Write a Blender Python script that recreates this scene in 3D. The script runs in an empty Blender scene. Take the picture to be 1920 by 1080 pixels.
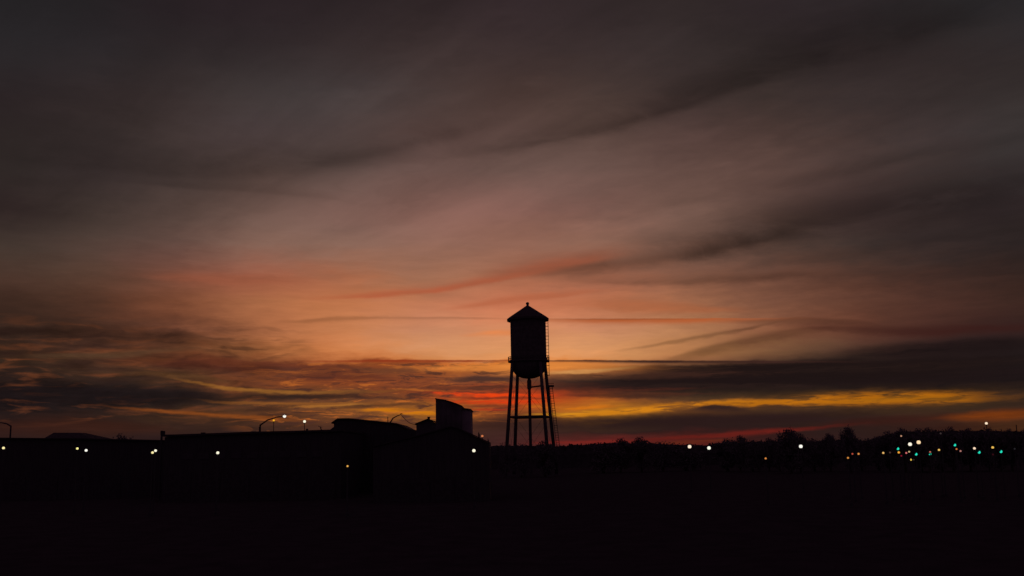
import bpy, math, random
from mathutils import Vector, Matrix

scene = bpy.context.scene
COL = scene.collection
R = math.radians

# ------------------------------------------------------------------ camera
F_PX = 1867.0                       # focal length of a 35 mm lens in photo pixels (1920 wide)
HORIZON = 852.0
CAM_Z = 6.0                         # seen from a raised bank
ROLL = R(-1.1)                      # the photo is held slightly out of level
PITCH = math.atan((HORIZON - 540.0) / F_PX)
cam_data = bpy.data.cameras.new('camera')
cam_data.lens = 35.0 * F_PX / 1866.667
cam_data.sensor_width = 36.0
cam_data.clip_start = 0.1
cam_data.clip_end = 20000.0
cam = bpy.data.objects.new('camera', cam_data)
COL.objects.link(cam)
cam.location = (0, 0, CAM_Z)
CAM_M = Matrix.Rotation(math.pi / 2 + PITCH, 3, 'X') @ Matrix.Rotation(ROLL, 3, 'Z')
cam.rotation_euler = CAM_M.to_euler()
scene.camera = cam
CAM_I = CAM_M.transposed()


def ray(x, y):
    return CAM_M @ Vector(((x - 960.0) / F_PX, (540.0 - y) / F_PX, -1.0))


def at(x, y, Y):
    """world point at ground distance Y seen at photo pixel x, y"""
    d = ray(x, y)
    return Vector((0, 0, CAM_Z)) + d * (Y / d.y)


def sky_uv(x, y):
    """azimuth and elevation in degrees"""
    d = ray(x, y).normalized()
    return math.degrees(math.atan2(d.x, d.y)), math.degrees(math.asin(d.z))


def lin(c):
    c = c / 255.0
    return c / 12.92 if c <= 0.04045 else ((c + 0.055) / 1.055) ** 2.4


def lin3(t):
    return tuple(lin(v) for v in t)


# ------------------------------------------------------------------ exposure
scene.view_settings.view_transform = 'Standard'
scene.view_settings.look = 'None'
scene.view_settings.exposure = 0.0
scene.view_settings.gamma = 1.0
scene.view_settings.use_curve_mapping = False

# ------------------------------------------------------------------ sun (already on the horizon, almost no light left)
SUN_AZ, SUN_EL = 1.0, 0.6
sun_data = bpy.data.lights.new('sun', 'SUN')
sun_data.energy = 0.02
sun_data.angle = R(0.5)
sun_data.color = (1.0, 0.5, 0.25)
sun = bpy.data.objects.new('sun', sun_data)
COL.objects.link(sun)
sun.location = (0, 0, 200)
sun.rotation_euler = (-(math.pi / 2 - R(SUN_EL)), 0, math.pi - R(SUN_AZ) + math.pi)
# aim exactly: light travels along -Z of the lamp
sdir = Vector((math.sin(R(SUN_AZ)) * math.cos(R(SUN_EL)), math.cos(R(SUN_AZ)) * math.cos(R(SUN_EL)), math.sin(R(SUN_EL))))
sun.rotation_euler = sdir.to_track_quat('Z', 'Y').to_euler()

# ------------------------------------------------------------------ world: dusk sky
world = bpy.data.worlds.new('World')
scene.world = world
world.use_nodes = True
world.cycles.sampling_method = 'MANUAL'
world.cycles.sample_map_resolution = 256
WT = world.node_tree
WT.nodes.clear()


class NT:
    """tiny helper for building node trees"""

    def __init__(self, tree):
        self.t = tree

    def new(self, kind):
        return self.t.nodes.new(kind)

    def put(self, sock, v):
        if isinstance(v, bpy.types.NodeSocket):
            self.t.links.new(v, sock)
        elif v is not None:
            sock.default_value = v

    def m(self, op, a, b=None, c=None, clamp=False):
        n = self.new('ShaderNodeMath')
        n.operation = op
        n.use_clamp = clamp
        self.put(n.inputs[0], a)
        self.put(n.inputs[1], b)
        self.put(n.inputs[2], c)
        return n.outputs[0]

    def rng(self, v, a, b, c=0.0, d=1.0, smooth=False):
        n = self.new('ShaderNodeMapRange')
        n.clamp = True
        if smooth:
            n.interpolation_type = 'SMOOTHSTEP'
        for i, x in enumerate((v, a, b, c, d)):
            self.put(n.inputs[i], x)
        return n.outputs[0]

    def mix(self, fac, a, b, blend='MIX'):
        n = self.new('ShaderNodeMix')
        n.data_type = 'RGBA'
        n.blend_type = blend
        n.clamp_factor = True
        self.put(n.inputs[0], fac)
        self.put(n.inputs[6], a)
        self.put(n.inputs[7], b)
        return n.outputs[2]

    def xyz(self, x, y, z):
        n = self.new('ShaderNodeCombineXYZ')
        for i, v in enumerate((x, y, z)):
            self.put(n.inputs[i], v)
        return n.outputs[0]

    def noise(self, vec, scale=1.0, detail=3.0, rough=0.5, dist=0.0):
        n = self.new('ShaderNodeTexNoise')
        n.noise_dimensions = '3D'
        self.put(n.inputs['Vector'], vec)
        n.inputs['Scale'].default_value = scale
        n.inputs['Detail'].default_value = detail
        n.inputs['Roughness'].default_value = rough
        n.inputs['Distortion'].default_value = dist
        return n.outputs['Fac']


def c4(t):
    return (t[0], t[1], t[2], 1.0)


# sky colours read at azimuth / elevation stations (photo columns and rows)
SX = [0, 160, 320, 480, 640, 800, 960, 1120, 1280, 1440, 1600, 1760, 1920]
SKY = {
    0: [(36, 35, 36), (36, 34, 35), (40, 34, 36), (42, 35, 37), (44, 37, 38), (47, 39, 39), (49, 40, 41), (49, 41, 41), (48, 41, 40), (47, 40, 41), (45, 40, 41), (44, 42, 42), (42, 41, 42)],
    100: [(42, 40, 41), (44, 41, 42), (47, 42, 42), (50, 44, 44), (56, 48, 47), (60, 50, 48), (62, 51, 49), (62, 52, 50), (58, 50, 48), (52, 45, 43), (47, 40, 39), (46, 40, 39), (48, 43, 42)],
    180: [(44, 38, 38), (50, 43, 42), (58, 50, 48), (64, 58, 56), (70, 63, 61), (74, 62, 58), (78, 62, 56), (76, 62, 56), (68, 56, 52), (62, 52, 48), (56, 48, 46), (54, 47, 45), (54, 49, 47)],
    250: [(46, 40, 38), (52, 45, 43), (62, 53, 50), (72, 62, 60), (80, 68, 64), (88, 70, 64), (92, 73, 66), (90, 72, 64), (84, 66, 60), (76, 60, 54), (66, 54, 50), (60, 52, 50), (56, 52, 50)],
    320: [(50, 44, 41), (56, 48, 46), (66, 56, 52), (80, 66, 60), (94, 78, 71), (106, 84, 76), (108, 86, 77), (106, 84, 75), (100, 78, 69), (90, 70, 62), (76, 61, 56), (64, 55, 52), (54, 48, 47)],
    400: [(50, 40, 38), (61, 51, 46), (79, 64, 57), (106, 84, 74), (122, 94, 83), (132, 98, 86), (134, 98, 86), (126, 94, 82), (112, 86, 74), (87, 67, 59), (65, 51, 48), (51, 41, 40), (42, 34, 34)],
    460: [(67, 55, 48), (78, 62, 54), (96, 72, 63), (128, 96, 82), (137, 104, 89), (145, 106, 90), (147, 104, 86), (142, 102, 84), (122, 90, 76), (91, 69, 60), (67, 53, 48), (53, 42, 40), (42, 34, 33)],
    520: [(73, 51, 42), (86, 60, 48), (114, 72, 57), (155, 92, 69), (164, 102, 73), (160, 108, 82), (164, 106, 80), (160, 102, 78), (138, 92, 72), (107, 71, 57), (83, 54, 44), (63, 42, 36), (50, 35, 31)],
    570: [(57, 38, 30), (78, 50, 38), (116, 68, 47), (165, 102, 68), (189, 116, 75), (191, 120, 86), (200, 118, 84), (186, 113, 79), (160, 104, 74), (123, 80, 61), (94, 59, 46), (75, 47, 39), (60, 39, 33)],
    620: [(51, 35, 28), (67, 43, 33), (97, 58, 42), (163, 99, 65), (197, 124, 80), (200, 134, 98), (212, 138, 96), (200, 134, 98), (178, 122, 84), (137, 87, 62), (100, 60, 46), (69, 42, 36), (50, 32, 30)],
    655: [(51, 34, 25), (67, 41, 30), (88, 53, 35), (150, 91, 54), (207, 126, 75), (208, 142, 96), (221, 150, 98), (212, 146, 96), (184, 124, 78), (126, 86, 58), (86, 58, 46), (58, 40, 38), (42, 32, 32)],
    671: [(49, 32, 23), (69, 40, 28), (93, 51, 32), (131, 76, 45), (203, 119, 66), (214, 140, 84), (231, 152, 93), (220, 148, 91), (170, 112, 72), (96, 64, 46), (62, 44, 36), (46, 33, 31), (36, 28, 28)],
    682: [(46, 33, 25), (66, 42, 30), (89, 50, 33), (104, 55, 34), (131, 66, 37), (172, 84, 36), (216, 118, 48), (200, 118, 62), (130, 84, 56), (64, 44, 36), (44, 32, 30), (36, 27, 27), (32, 25, 25)],
    690: [(45, 32, 26), (64, 42, 30), (83, 52, 35), (98, 54, 35), (125, 66, 39), (160, 84, 40), (214, 124, 56), (190, 112, 60), (110, 70, 50), (52, 38, 34), (38, 29, 28), (32, 24, 24), (30, 23, 24)],
    720: [(32, 22, 20), (42, 30, 25), (64, 42, 30), (117, 62, 34), (138, 68, 35), (130, 66, 38), (120, 66, 44), (60, 42, 38), (38, 28, 27), (36, 28, 26), (32, 25, 24), (28, 22, 22), (26, 20, 21)],
    745: [(24, 18, 20), (28, 22, 22), (40, 30, 26), (80, 52, 36), (100, 60, 38), (130, 64, 34), (200, 64, 24), (150, 70, 34), (80, 54, 36), (70, 48, 30), (80, 54, 28), (70, 48, 26), (50, 36, 26)],
    770: [(30, 22, 22), (36, 26, 24), (60, 40, 28), (90, 54, 32), (120, 70, 38), (150, 90, 36), (150, 74, 34), (170, 104, 32), (110, 66, 34), (70, 46, 30), (60, 40, 28), (56, 38, 28), (54, 36, 28)],
    800: [(48, 28, 24), (52, 30, 24), (50, 32, 26), (60, 38, 28), (80, 48, 34), (90, 54, 34), (66, 40, 32), (50, 32, 28), (42, 28, 26), (42, 27, 25), (44, 28, 25), (52, 28, 22), (70, 40, 22)],
    830: [(44, 28, 26), (44, 28, 26), (44, 28, 28), (48, 32, 30), (54, 34, 32), (56, 36, 32), (66, 34, 32), (100, 34, 30), (90, 32, 26), (60, 28, 26), (46, 28, 26), (42, 26, 25), (42, 28, 26)],
}
SY = sorted(SKY)


def cr(p0, p1, p2, p3, t):
    return 0.5 * (2 * p1 + (p2 - p0) * t + (2 * p0 - 5 * p1 + 4 * p2 - p3) * t * t + (3 * p1 - p0 - 3 * p2 + p3) * t ** 3)


def sky_colour(x, y):
    x = min(max(x, 0), 1920)
    y = min(max(y, 0), 830)
    i = min(int(x // 160), 11)
    tx = (x - SX[i]) / 160.0
    j = max(k for k in range(len(SY)) if SY[k] <= y)
    j = min(j, len(SY) - 2)
    ty = (y - SY[j]) / (SY[j + 1] - SY[j])
    g = lambda n, hi: min(max(n, 0), hi)
    out = []
    for ch in range(3):
        col = []
        for dj in (-1, 0, 1, 2):
            row = SKY[SY[g(j + dj, len(SY) - 1)]]
            col.append(cr(*[row[g(i + di, 12)][ch] for di in (-1, 0, 1, 2)], tx))
        lo, hi = min(col), max(col)
        out.append(min(max(cr(*col, ty), lo), hi))
    return tuple(lin(max(v, 2)) for v in out)


def px_from_uv(u, v):
    u, v = R(u), R(v)
    d = Vector((math.sin(u) * math.cos(v), math.cos(u) * math.cos(v), math.sin(v)))
    c = CAM_I @ d
    return 960 + F_PX * c.x / -c.z, 540 - F_PX * c.y / -c.z


W = NT(WT)
tc = W.new('ShaderNodeTexCoord')
sep = W.new('ShaderNodeSeparateXYZ')
nrm = W.new('ShaderNodeVectorMath')
nrm.operation = 'NORMALIZE'
W.put(nrm.inputs[0], tc.outputs['Generated'])
W.put(sep.inputs[0], nrm.outputs[0])
dx, dy, dz = sep.outputs
U0 = W.m('MULTIPLY', W.m('ARCTAN2', dx, dy), 180 / math.pi)
V0 = W.m('MULTIPLY', W.m('ARCSINE', dz), 180 / math.pi)

# drifting cloud structure: gentle warps in azimuth / elevation, stronger sideways than upwards
w1 = W.m('SUBTRACT', W.noise(W.xyz(W.m('MULTIPLY', U0, 0.16), W.m('MULTIPLY', V0, 0.55), 3.1), 1.0, 3.0, 0.55), 0.5)
w2 = W.m('SUBTRACT', W.noise(W.xyz(W.m('MULTIPLY', U0, 0.55), W.m('MULTIPLY', V0, 2.0), 9.7), 1.0, 4.0, 0.6), 0.5)
LOW = W.rng(V0, 9.0, 3.0, 0.0, 1.0, True)        # near the horizon everything is finer and crisper
UU = W.m('ADD', U0, W.m('MULTIPLY', w1, 2.4))
w3 = W.m('SUBTRACT', W.noise(W.xyz(W.m('MULTIPLY', U0, 1.6), W.m('MULTIPLY', V0, 6.0), 2.2), 1.0, 3.0, 0.55), 0.5)
warp_hi = W.m('ADD', W.m('MULTIPLY', w1, 0.55), W.m('MULTIPLY', w2, 0.30))
warp_lo = W.m('ADD', W.m('MULTIPLY', w1, 0.16), W.m('ADD', W.m('MULTIPLY', w2, 0.20), W.m('MULTIPLY', w3, 0.16)))
VV = W.m('ADD', V0, W.m('ADD', W.m('MULTIPLY', warp_hi, W.m('SUBTRACT', 1.0, LOW)), W.m('MULTIPLY', warp_lo, LOW)))
VLINE = W.m('ADD', V0, W.m('ADD', W.m('MULTIPLY', w2, 0.08), W.m('MULTIPLY', w3, 0.06)))            # for the ruled, level lines of cloud
UB = W.m('ADD', U0, W.m('MULTIPLY', w2, 3.0))
VB = W.m('ADD', V0, W.m('ADD', W.m('MULTIPLY', w1, 0.9), W.m('MULTIPLY', w2, 0.7)))

# base: rows of colour stations blended by elevation
U_LO, U_HI = -31.0, 31.0
NSTOP = 32
rows_v = [sky_uv(960, y)[1] for y in (845, 828, 812, 798, 784, 770, 757, 744, 731, 718, 704, 692, 682, 677, 671, 655, 637, 618, 594, 568, 543, 518, 488, 458, 428, 396, 355, 315, 280, 245, 210, 175, 135, 95, 50, 0)]
fu = W.rng(UB, U_LO, U_HI)
base = None
prev_v = None
for v in rows_v:
    n = W.new('ShaderNodeValToRGB')
    ramp = n.color_ramp
    ramp.interpolation = 'LINEAR'
    for k in range(NSTOP):
        p = k / (NSTOP - 1)
        if k == 0:
            e = ramp.elements[0]
            e.position = 0
        elif k == NSTOP - 1:
            e = ramp.elements[-1]
            e.position = 1
        else:
            e = ramp.elements.new(p)
        u = U_LO + (U_HI - U_LO) * p
        e.color = c4(sky_colour(*px_from_uv(u, v)))
    W.put(n.inputs[0], fu)
    base = n.outputs[0] if base is None else W.mix(W.rng(VB, prev_v, v), base, n.outputs[0])
    prev_v = v

# fibrous texture: lower sky in azimuth / elevation, upper sky on a cloud sheet whose streets run to the left horizon
fib_low = W.noise(W.xyz(W.m('MULTIPLY', UU, 0.30), W.m('MULTIPLY', VV, 2.6), 1.7), 1.0, 5.0, 0.62)
zz = W.m('ADD', W.m('MAXIMUM', dz, 0.0), 0.10)
px_, py_ = W.m('DIVIDE', dx, zz), W.m('DIVIDE', dy, zz)
ang = R(-38)
along = W.m('ADD', W.m('MULTIPLY', px_, math.sin(ang)), W.m('MULTIPLY', py_, math.cos(ang)))
across = W.m('SUBTRACT', W.m('MULTIPLY', px_, math.cos(ang)), W.m('MULTIPLY', py_, math.sin(ang)))
fib_high = W.noise(W.xyz(W.m('MULTIPLY', along, 0.40), W.m('MULTIPLY', across, 2.6), W.m('MULTIPLY', w1, 0.8)), 1.0, 5.0, 0.58, 0.4)
hi_amt = W.rng(V0, 8.0, 14.0, 0.0, 1.0, True)
fib_fine = W.noise(W.xyz(W.m('MULTIPLY', UU, 0.42), W.m('MULTIPLY', VV, 8.5), 4.4), 1.0, 4.0, 0.6)
fine_amt = W.m('MULTIPLY', W.rng(V0, 5.6, 4.6, 0.0, 0.5, True), 1.0)
fib_low = W.m('ADD', W.m('MULTIPLY', fib_low, W.m('SUBTRACT', 1.0, fine_amt)), W.m('MULTIPLY', fib_fine, fine_amt))
fib = W.m('ADD', W.m('MULTIPLY', fib_low, W.m('SUBTRACT', 1.0, hi_amt)), W.m('MULTIPLY', fib_high, hi_amt))
fib_c = W.m('SUBTRACT', fib, 0.5)
FIBM = W.m('ADD', 1.0, W.m('MULTIPLY', fib_c, 1.3), clamp=False)   # edge texture for the cloud bands

rag_n = W.noise(W.xyz(W.m('MULTIPLY', U0, 0.55), W.m('MULTIPLY', V0, 4.6), 7.7), 1.0, 5.0, 0.62, 0.5)
soft_n = W.noise(W.xyz(W.m('MULTIPLY', U0, 0.14), W.m('MULTIPLY', V0, 0.45), 17.0), 1.0, 5.0, 0.6, 0.6)
FIBS = W.m('MULTIPLY', W.rng(soft_n, 0.34, 0.60, 0.58, 1.18, True), FIBM)   # high veils: patchy
FIBR = W.rng(rag_n, 0.36, 0.56, 0.15, 1.1, True)                   # torn bands: cloud cuts into them

# ---- one cloud band as a node group: a curved stroke with its own upper / lower softness
BG = bpy.data.node_groups.new('cloud_band', 'ShaderNodeTree')
for nm, tp in (('Color', 'NodeSocketColor'), ('U', 'NodeSocketFloat'), ('V', 'NodeSocketFloat'), ('Fib', 'NodeSocketFloat'),
               ('u0', 'NodeSocketFloat'), ('v0', 'NodeSocketFloat'), ('slope', 'NodeSocketFloat'), ('curve', 'NodeSocketFloat'),
               ('inv_len', 'NodeSocketFloat'), ('inv_up', 'NodeSocketFloat'), ('inv_down', 'NodeSocketFloat'), ('amount', 'NodeSocketFloat'),
               ('keep', 'NodeSocketFloat'), ('hard', 'NodeSocketFloat'), ('tint', 'NodeSocketColor')):
    BG.interface.new_socket(nm, in_out='INPUT', socket_type=tp)
BG.interface.new_socket('Color', in_out='OUTPUT', socket_type='NodeSocketColor')
G = NT(BG)
gi = G.new('NodeGroupInput')
go = G.new('NodeGroupOutput')
I = {s.name: s for s in gi.outputs}
du = G.m('SUBTRACT', I['U'], I['u0'])
vc = G.m('MULTIPLY_ADD', G.m('MULTIPLY_ADD', I['curve'], du, I['slope']), du, I['v0'])
dv = G.m('SUBTRACT', I['V'], vc)
iw = G.m('ADD', I['inv_down'], G.m('MULTIPLY', G.m('GREATER_THAN', dv, 0.0), G.m('SUBTRACT', I['inv_up'], I['inv_down'])))
t = G.m('MULTIPLY', du, I['inv_len'])
t2 = G.m('MULTIPLY', t, t)
d = G.m('MULTIPLY', G.m('MULTIPLY', dv, iw), G.m('MULTIPLY_ADD', t2, 0.7, 1.0))
expo = G.m('MULTIPLY_ADD', t2, t2, G.m('POWER', G.m('ABSOLUTE', d), I['hard']))
mask = G.m('MULTIPLY', G.m('MULTIPLY', G.m('EXPONENT', G.m('MULTIPLY', expo, -1.0)), I['amount']), I['Fib'], clamp=True)
kept = G.new('ShaderNodeVectorMath')
kept.operation = 'SCALE'
G.put(kept.inputs[0], I['Color'])
G.put(kept.inputs['Scale'], I['keep'])
add = G.new('ShaderNodeVectorMath')
add.operation = 'ADD'
G.put(add.inputs[0], kept.outputs[0])
G.put(add.inputs[1], I['tint'])
G.put(go.inputs[0], G.mix(mask, I['Color'], add.outputs[0]))

PXDEG = 32.0
sky = base


def band(pts, up, down, amount, keep=0.0, tint=(0, 0, 0), line=False, hard=2.6, rag=False):
    """pts: three stations along the band; up / down: softness in photo pixels; keep: how much of what lies behind shows"""
    global sky
    (ua, va), (ub, vb), (uc, vc_) = [sky_uv(*p) for p in pts]
    u0, v0 = ub, vb
    a1, b1, a2, b2 = ua - u0, va - v0, uc - u0, vc_ - v0
    det = a1 * a2 * a2 - a2 * a1 * a1
    slope = (b1 * a2 * a2 - b2 * a1 * a1) / det
    curve = (a1 * b2 - a2 * b1) / det
    um = (ua + uc) / 2                      # recentre so that both ends fade alike
    v0 = v0 + slope * (um - u0) + curve * (um - u0) ** 2
    slope = slope + 2 * curve * (um - u0)
    n = W.new('ShaderNodeGroup')
    n.node_tree = BG
    half = abs(uc - ua) / 2
    vals = dict(u0=um, v0=v0, slope=slope, curve=curve, inv_len=1.0 / half, inv_up=PXDEG / up, inv_down=PXDEG / down, amount=amount, keep=keep, hard=hard)
    for k, val in vals.items():
        n.inputs[k].default_value = val
    n.inputs['tint'].default_value = c4(lin3(tint)) if tint != (0, 0, 0) else (0, 0, 0, 1)
    W.put(n.inputs['Color'], sky)
    W.put(n.inputs['U'], UU)
    W.put(n.inputs['V'], VLINE if line else VV)
    W.put(n.inputs['Fib'], FIBR if rag else (FIBS if hard < 2.0 else FIBM))
    sky = n.outputs[0]


def build_bands():
    # high, soft streaks: feathered above, a little firmer below
    band([(640, 250), (760, 215), (920, 165)], 16, 14, 0.45, 1.18, hard=1.9)
    band([(60, 300), (440, 322), (760, 300)], 46, 16, 0.68, 0.64, hard=1.9)
    band([(480, 330), (720, 286), (1000, 205)], 40, 14, 0.6, 0.68, hard=1.9)
    band([(560, 320), (740, 276), (900, 232)], 14, 9, 0.35, 0.7, hard=1.9)
    band([(230, 340), (430, 353), (660, 377)], 9, 6, 0.55, 0.74, hard=1.9)
    band([(840, 294), (1110, 246), (1500, 118)], 36, 13, 0.70, 0.58, hard=1.9)
    band([(930, 280), (1130, 240), (1330, 180)], 9, 6, 0.45, 0.66, hard=1.9)
    band([(1200, 195), (1600, 92), (2000, -10)], 60, 24, 0.75, 0.60, hard=1.9)
    band([(860, 200), (1150, 130), (1500, 40)], 60, 40, 0.35, 0.72, hard=1.9)
    band([(1100, 330), (1240, 320), (1420, 300)], 12, 12, 0.4, 1.18, hard=1.9)
    band([(1240, 382), (1480, 345), (1740, 285)], 18, 12, 0.5, 0.72, hard=1.9)
    band([(1500, 330), (1720, 290), (1960, 250)], 16, 14, 0.45, 0.76, hard=1.9)
    # right hand dark veil sweeping up
    band([(960, 516), (1240, 484), (1520, 420)], 44, 20, 0.75, 0.50, hard=1.9)
    band([(980, 514), (1200, 492), (1440, 446)], 18, 12, 0.5, 0.56, hard=2.0)
    band([(1080, 500), (1250, 482), (1420, 455)], 9, 8, 0.4, 0.66, hard=1.9)
    band([(1280, 480), (1600, 412), (1990, 325)], 64, 36, 0.8, 0.56, hard=1.9)
    band([(1400, 500), (1620, 470), (1900, 430)], 16, 12, 0.4, 0.74, hard=1.9)
    band([(1110, 526), (1280, 527), (1500, 520)], 12, 8, 0.75, 0.52, hard=1.9)
    band([(1460, 560), (1640, 548), (1860, 520)], 12, 12, 0.35, 1.25, hard=1.9)
    band([(620, 558), (800, 546), (960, 520)], 9, 5, 0.7, 0.0, (174, 84, 54), hard=2.0)
    band([(280, 520), (420, 526), (560, 528)], 12, 10, 0.5, 0.0, (150, 82, 58), hard=2.0)
    band([(870, 538), (1000, 508), (1140, 484)], 18, 9, 0.65, 0.0, (158, 84, 58), hard=2.0)
    band([(860, 576), (960, 562), (1120, 545)], 8, 6, 0.6, 0.0, (176, 94, 62))
    band([(1100, 570), (1240, 575), (1380, 580)], 12, 10, 0.5, 0.0, (172, 92, 54))
    # thin lines of cloud level with the tank
    band([(520, 605), (600, 602), (720, 594)], 4, 4, 0.8, 0.66)
    band([(690, 596), (820, 596), (960, 597)], 2.2, 3, 0.7, 0.70, line=True)
    band([(1000, 599), (1200, 599), (1440, 597)], 1.8, 8, 0.85, 0.0, (176, 90, 48), True)
    band([(1010, 598), (1120, 598), (1290, 598)], 1.5, 2, 0.5, 0.55, line=True)
    band([(1380, 602), (1480, 600), (1640, 608)], 4, 8, 0.7, 0.62)
    band([(1170, 656), (1300, 635), (1450, 606)], 4, 4, 0.85, 0.55)
    band([(1230, 684), (1350, 650), (1540, 616)], 8, 14, 0.85, 0.52)
    band([(880, 628), (940, 625), (1010, 626)], 6, 6, 0.6, 0.0, (224, 128, 70))
    # the lit strip under the lid of cloud
    band([(790, 690), (960, 688), (1230, 688)], 8, 9, 0.8, 0.0, (226, 136, 60))
    band([(1010, 700), (1090, 697), (1200, 687)], 4, 4, 0.8, 0.0, (222, 156, 88))
    # great dark bank on the right
    band([(1000, 722), (1350, 712), (1990, 700)], 20, 26, 1.0, 0.0, (30, 20, 20))
    band([(1150, 688), (1480, 686), (1990, 668)], 10, 24, 1.0, 0.0, (30, 20, 19))
    band([(1560, 664), (1760, 652), (2000, 642)], 15, 24, 0.9, 0.0, (28, 19, 19))
    band([(600, 677), (800, 676), (975, 676)], 1.8, 3.5, 0.95, 0.0, (140, 52, 26), True)
    band([(980, 676), (1250, 677), (1560, 678)], 1.7, 4, 1.0, 0.0, (58, 35, 30), True)
    band([(1060, 704), (1250, 702), (1450, 698)], 6, 7, 0.7, 0.0, (60, 36, 29), rag=True)
    band([(1040, 728), (1150, 730), (1300, 728)], 4, 4, 0.6, 0.0, (82, 40, 28), rag=True)
    band([(1150, 722), (1330, 722), (1560, 726)], 4, 6, 0.5, 0.0, (46, 31, 27), rag=True)
    band([(1440, 694), (1650, 688), (1880, 676)], 6, 8, 0.5, 0.0, (40, 27, 24), rag=True)
    band([(1600, 722), (1750, 722), (1940, 720)], 5, 6, 0.5, 0.0, (40, 27, 23), rag=True)
    band([(1100, 736), (1200, 738), (1330, 738)], 3, 3, 0.6, 0.0, (78, 42, 30), rag=True)
    band([(1500, 615), (1700, 622), (1960, 612)], 10, 9, 0.6, 0.0, (54, 25, 22))
    band([(820, 713), (895, 711), (990, 712)], 6, 5, 0.95, 0.0, (74, 46, 38))
    band([(540, 712), (640, 706), (740, 712)], 9, 9, 0.75, 0.0, (88, 44, 33))
    band([(740, 726), (860, 728), (980, 727)], 3, 4, 0.7, 0.0, (96, 50, 34))
    # ember streaks behind the tower
    band([(800, 737), (900, 740), (1025, 741)], 3.5, 3.5, 1.0, 0.0, (228, 66, 18), rag=True)
    band([(850, 746), (930, 746), (1040, 747)], 2.5, 2.5, 0.8, 0.0, (120, 44, 26))
    band([(840, 753), (930, 753), (1030, 753)], 3.5, 4, 1.0, 0.0, (206, 60, 20), rag=True)
    band([(870, 762), (930, 761), (990, 761)], 3, 3, 0.7, 0.0, (96, 46, 32))
    band([(880, 768), (930, 768), (980, 768)], 2, 2, 0.7, 0.0, (164, 52, 28))
    band([(860, 800), (1000, 793), (1080, 792)], 14, 12, 0.85, 0.0, (56, 33, 28))
    # gold openings
    band([(670, 767), (755, 771), (850, 775)], 4, 5, 1.0, 0.0, (200, 116, 20), rag=True)
    band([(560, 763), (615, 760), (690, 758)], 3, 3, 0.9, 0.0, (168, 106, 44))
    band([(990, 762), (1070, 764), (1150, 762)], 4, 4, 0.95, 0.0, (206, 112, 24), rag=True)
    band([(1000, 778), (1080, 776), (1180, 772)], 4, 4, 0.95, 0.0, (206, 138, 32), rag=True)
    band([(1060, 778), (1200, 769), (1350, 753)], 6, 6, 1.0, 0.0, (208, 127, 24), rag=True)
    band([(1230, 760), (1400, 755), (1560, 752)], 5, 6, 1.0, 0.0, (190, 113, 22), rag=True)
    band([(1400, 757), (1600, 750), (1900, 744)], 11, 10, 1.0, 0.0, (180, 104, 16), rag=True)
    band([(1560, 754), (1700, 748), (1820, 746)], 5, 5, 0.6, 0.0, (150, 92, 18))
    band([(1800, 740), (1900, 742), (2000, 744)], 14, 14, 0.7, 0.0, (50, 34, 26))
    band([(1290, 767), (1330, 763), (1400, 768)], 4, 8, 1.0, 0.0, (52, 33, 29))
    band([(1420, 762), (1460, 760), (1510, 764)], 3, 6, 0.85, 0.0, (66, 42, 30))
    band([(1050, 741), (1130, 743), (1260, 742)], 5, 5, 0.7, 0.0, (54, 32, 28))
    # low dark shelf and the red line over the horizon
    band([(1020, 797), (1300, 790), (1660, 781)], 15, 14, 1.0, 0.0, (42, 26, 25))
    band([(1010, 830), (1100, 829), (1210, 826)], 3, 4, 0.95, 0.0, (116, 36, 30))
    band([(1190, 826), (1370, 814), (1590, 796)], 4, 5, 0.9, 0.0, (100, 30, 24))
    band([(1200, 833), (1300, 829), (1380, 821)], 3, 4, 0.8, 0.0, (96, 38, 24))
    band([(1540, 797), (1680, 787), (1820, 780)], 8, 8, 0.5, 0.0, (60, 24, 20))
    band([(1780, 781), (1900, 776), (2000, 772)], 7, 9, 0.95, 0.0, (112, 52, 17))
    # left: broken lower cloud
    band([(230, 764), (400, 777), (560, 788)], 4, 4, 1.0, 0.0, (130, 68, 28))
    band([(400, 751), (520, 756), (680, 755)], 3, 3, 0.9, 0.0, (134, 80, 36))
    band([(340, 712), (470, 732), (640, 734)], 3, 4, 0.9, 0.0, (148, 94, 40))
    band([(560, 735), (660, 736), (760, 730)], 3, 3, 0.6, 0.0, (120, 74, 36))
    band([(-60, 738), (180, 740), (460, 746)], 20, 18, 0.9, 0.0, (26, 19, 20))
    band([(440, 744), (560, 744), (690, 742)], 5, 5, 0.9, 0.0, (48, 32, 27))
    band([(620, 764), (720, 760), (800, 758)], 3, 3, 0.7, 0.0, (84, 50, 30))
    band([(-40, 618), (260, 628), (480, 650)], 14, 14, 0.75, 0.58)
    band([(290, 684), (390, 682), (520, 694)], 12, 12, 0.6, 0.0, (86, 39, 27))
    band([(60, 668), (180, 666), (320, 656)], 6, 7, 0.6, 0.0, (88, 62, 42))
    band([(240, 700), (340, 706), (420, 716)], 5, 6, 0.6, 0.0, (96, 62, 36))
    band([(430, 676), (560, 684), (700, 690)], 4, 9, 0.7, 0.0, (102, 50, 34))
    band([(660, 692), (720, 696), (790, 694)], 5, 7, 0.7, 0.0, (92, 56, 40))
    band([(-20, 800), (120, 798), (320, 806)], 12, 12, 0.6, 0.0, (58, 30, 22))


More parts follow.
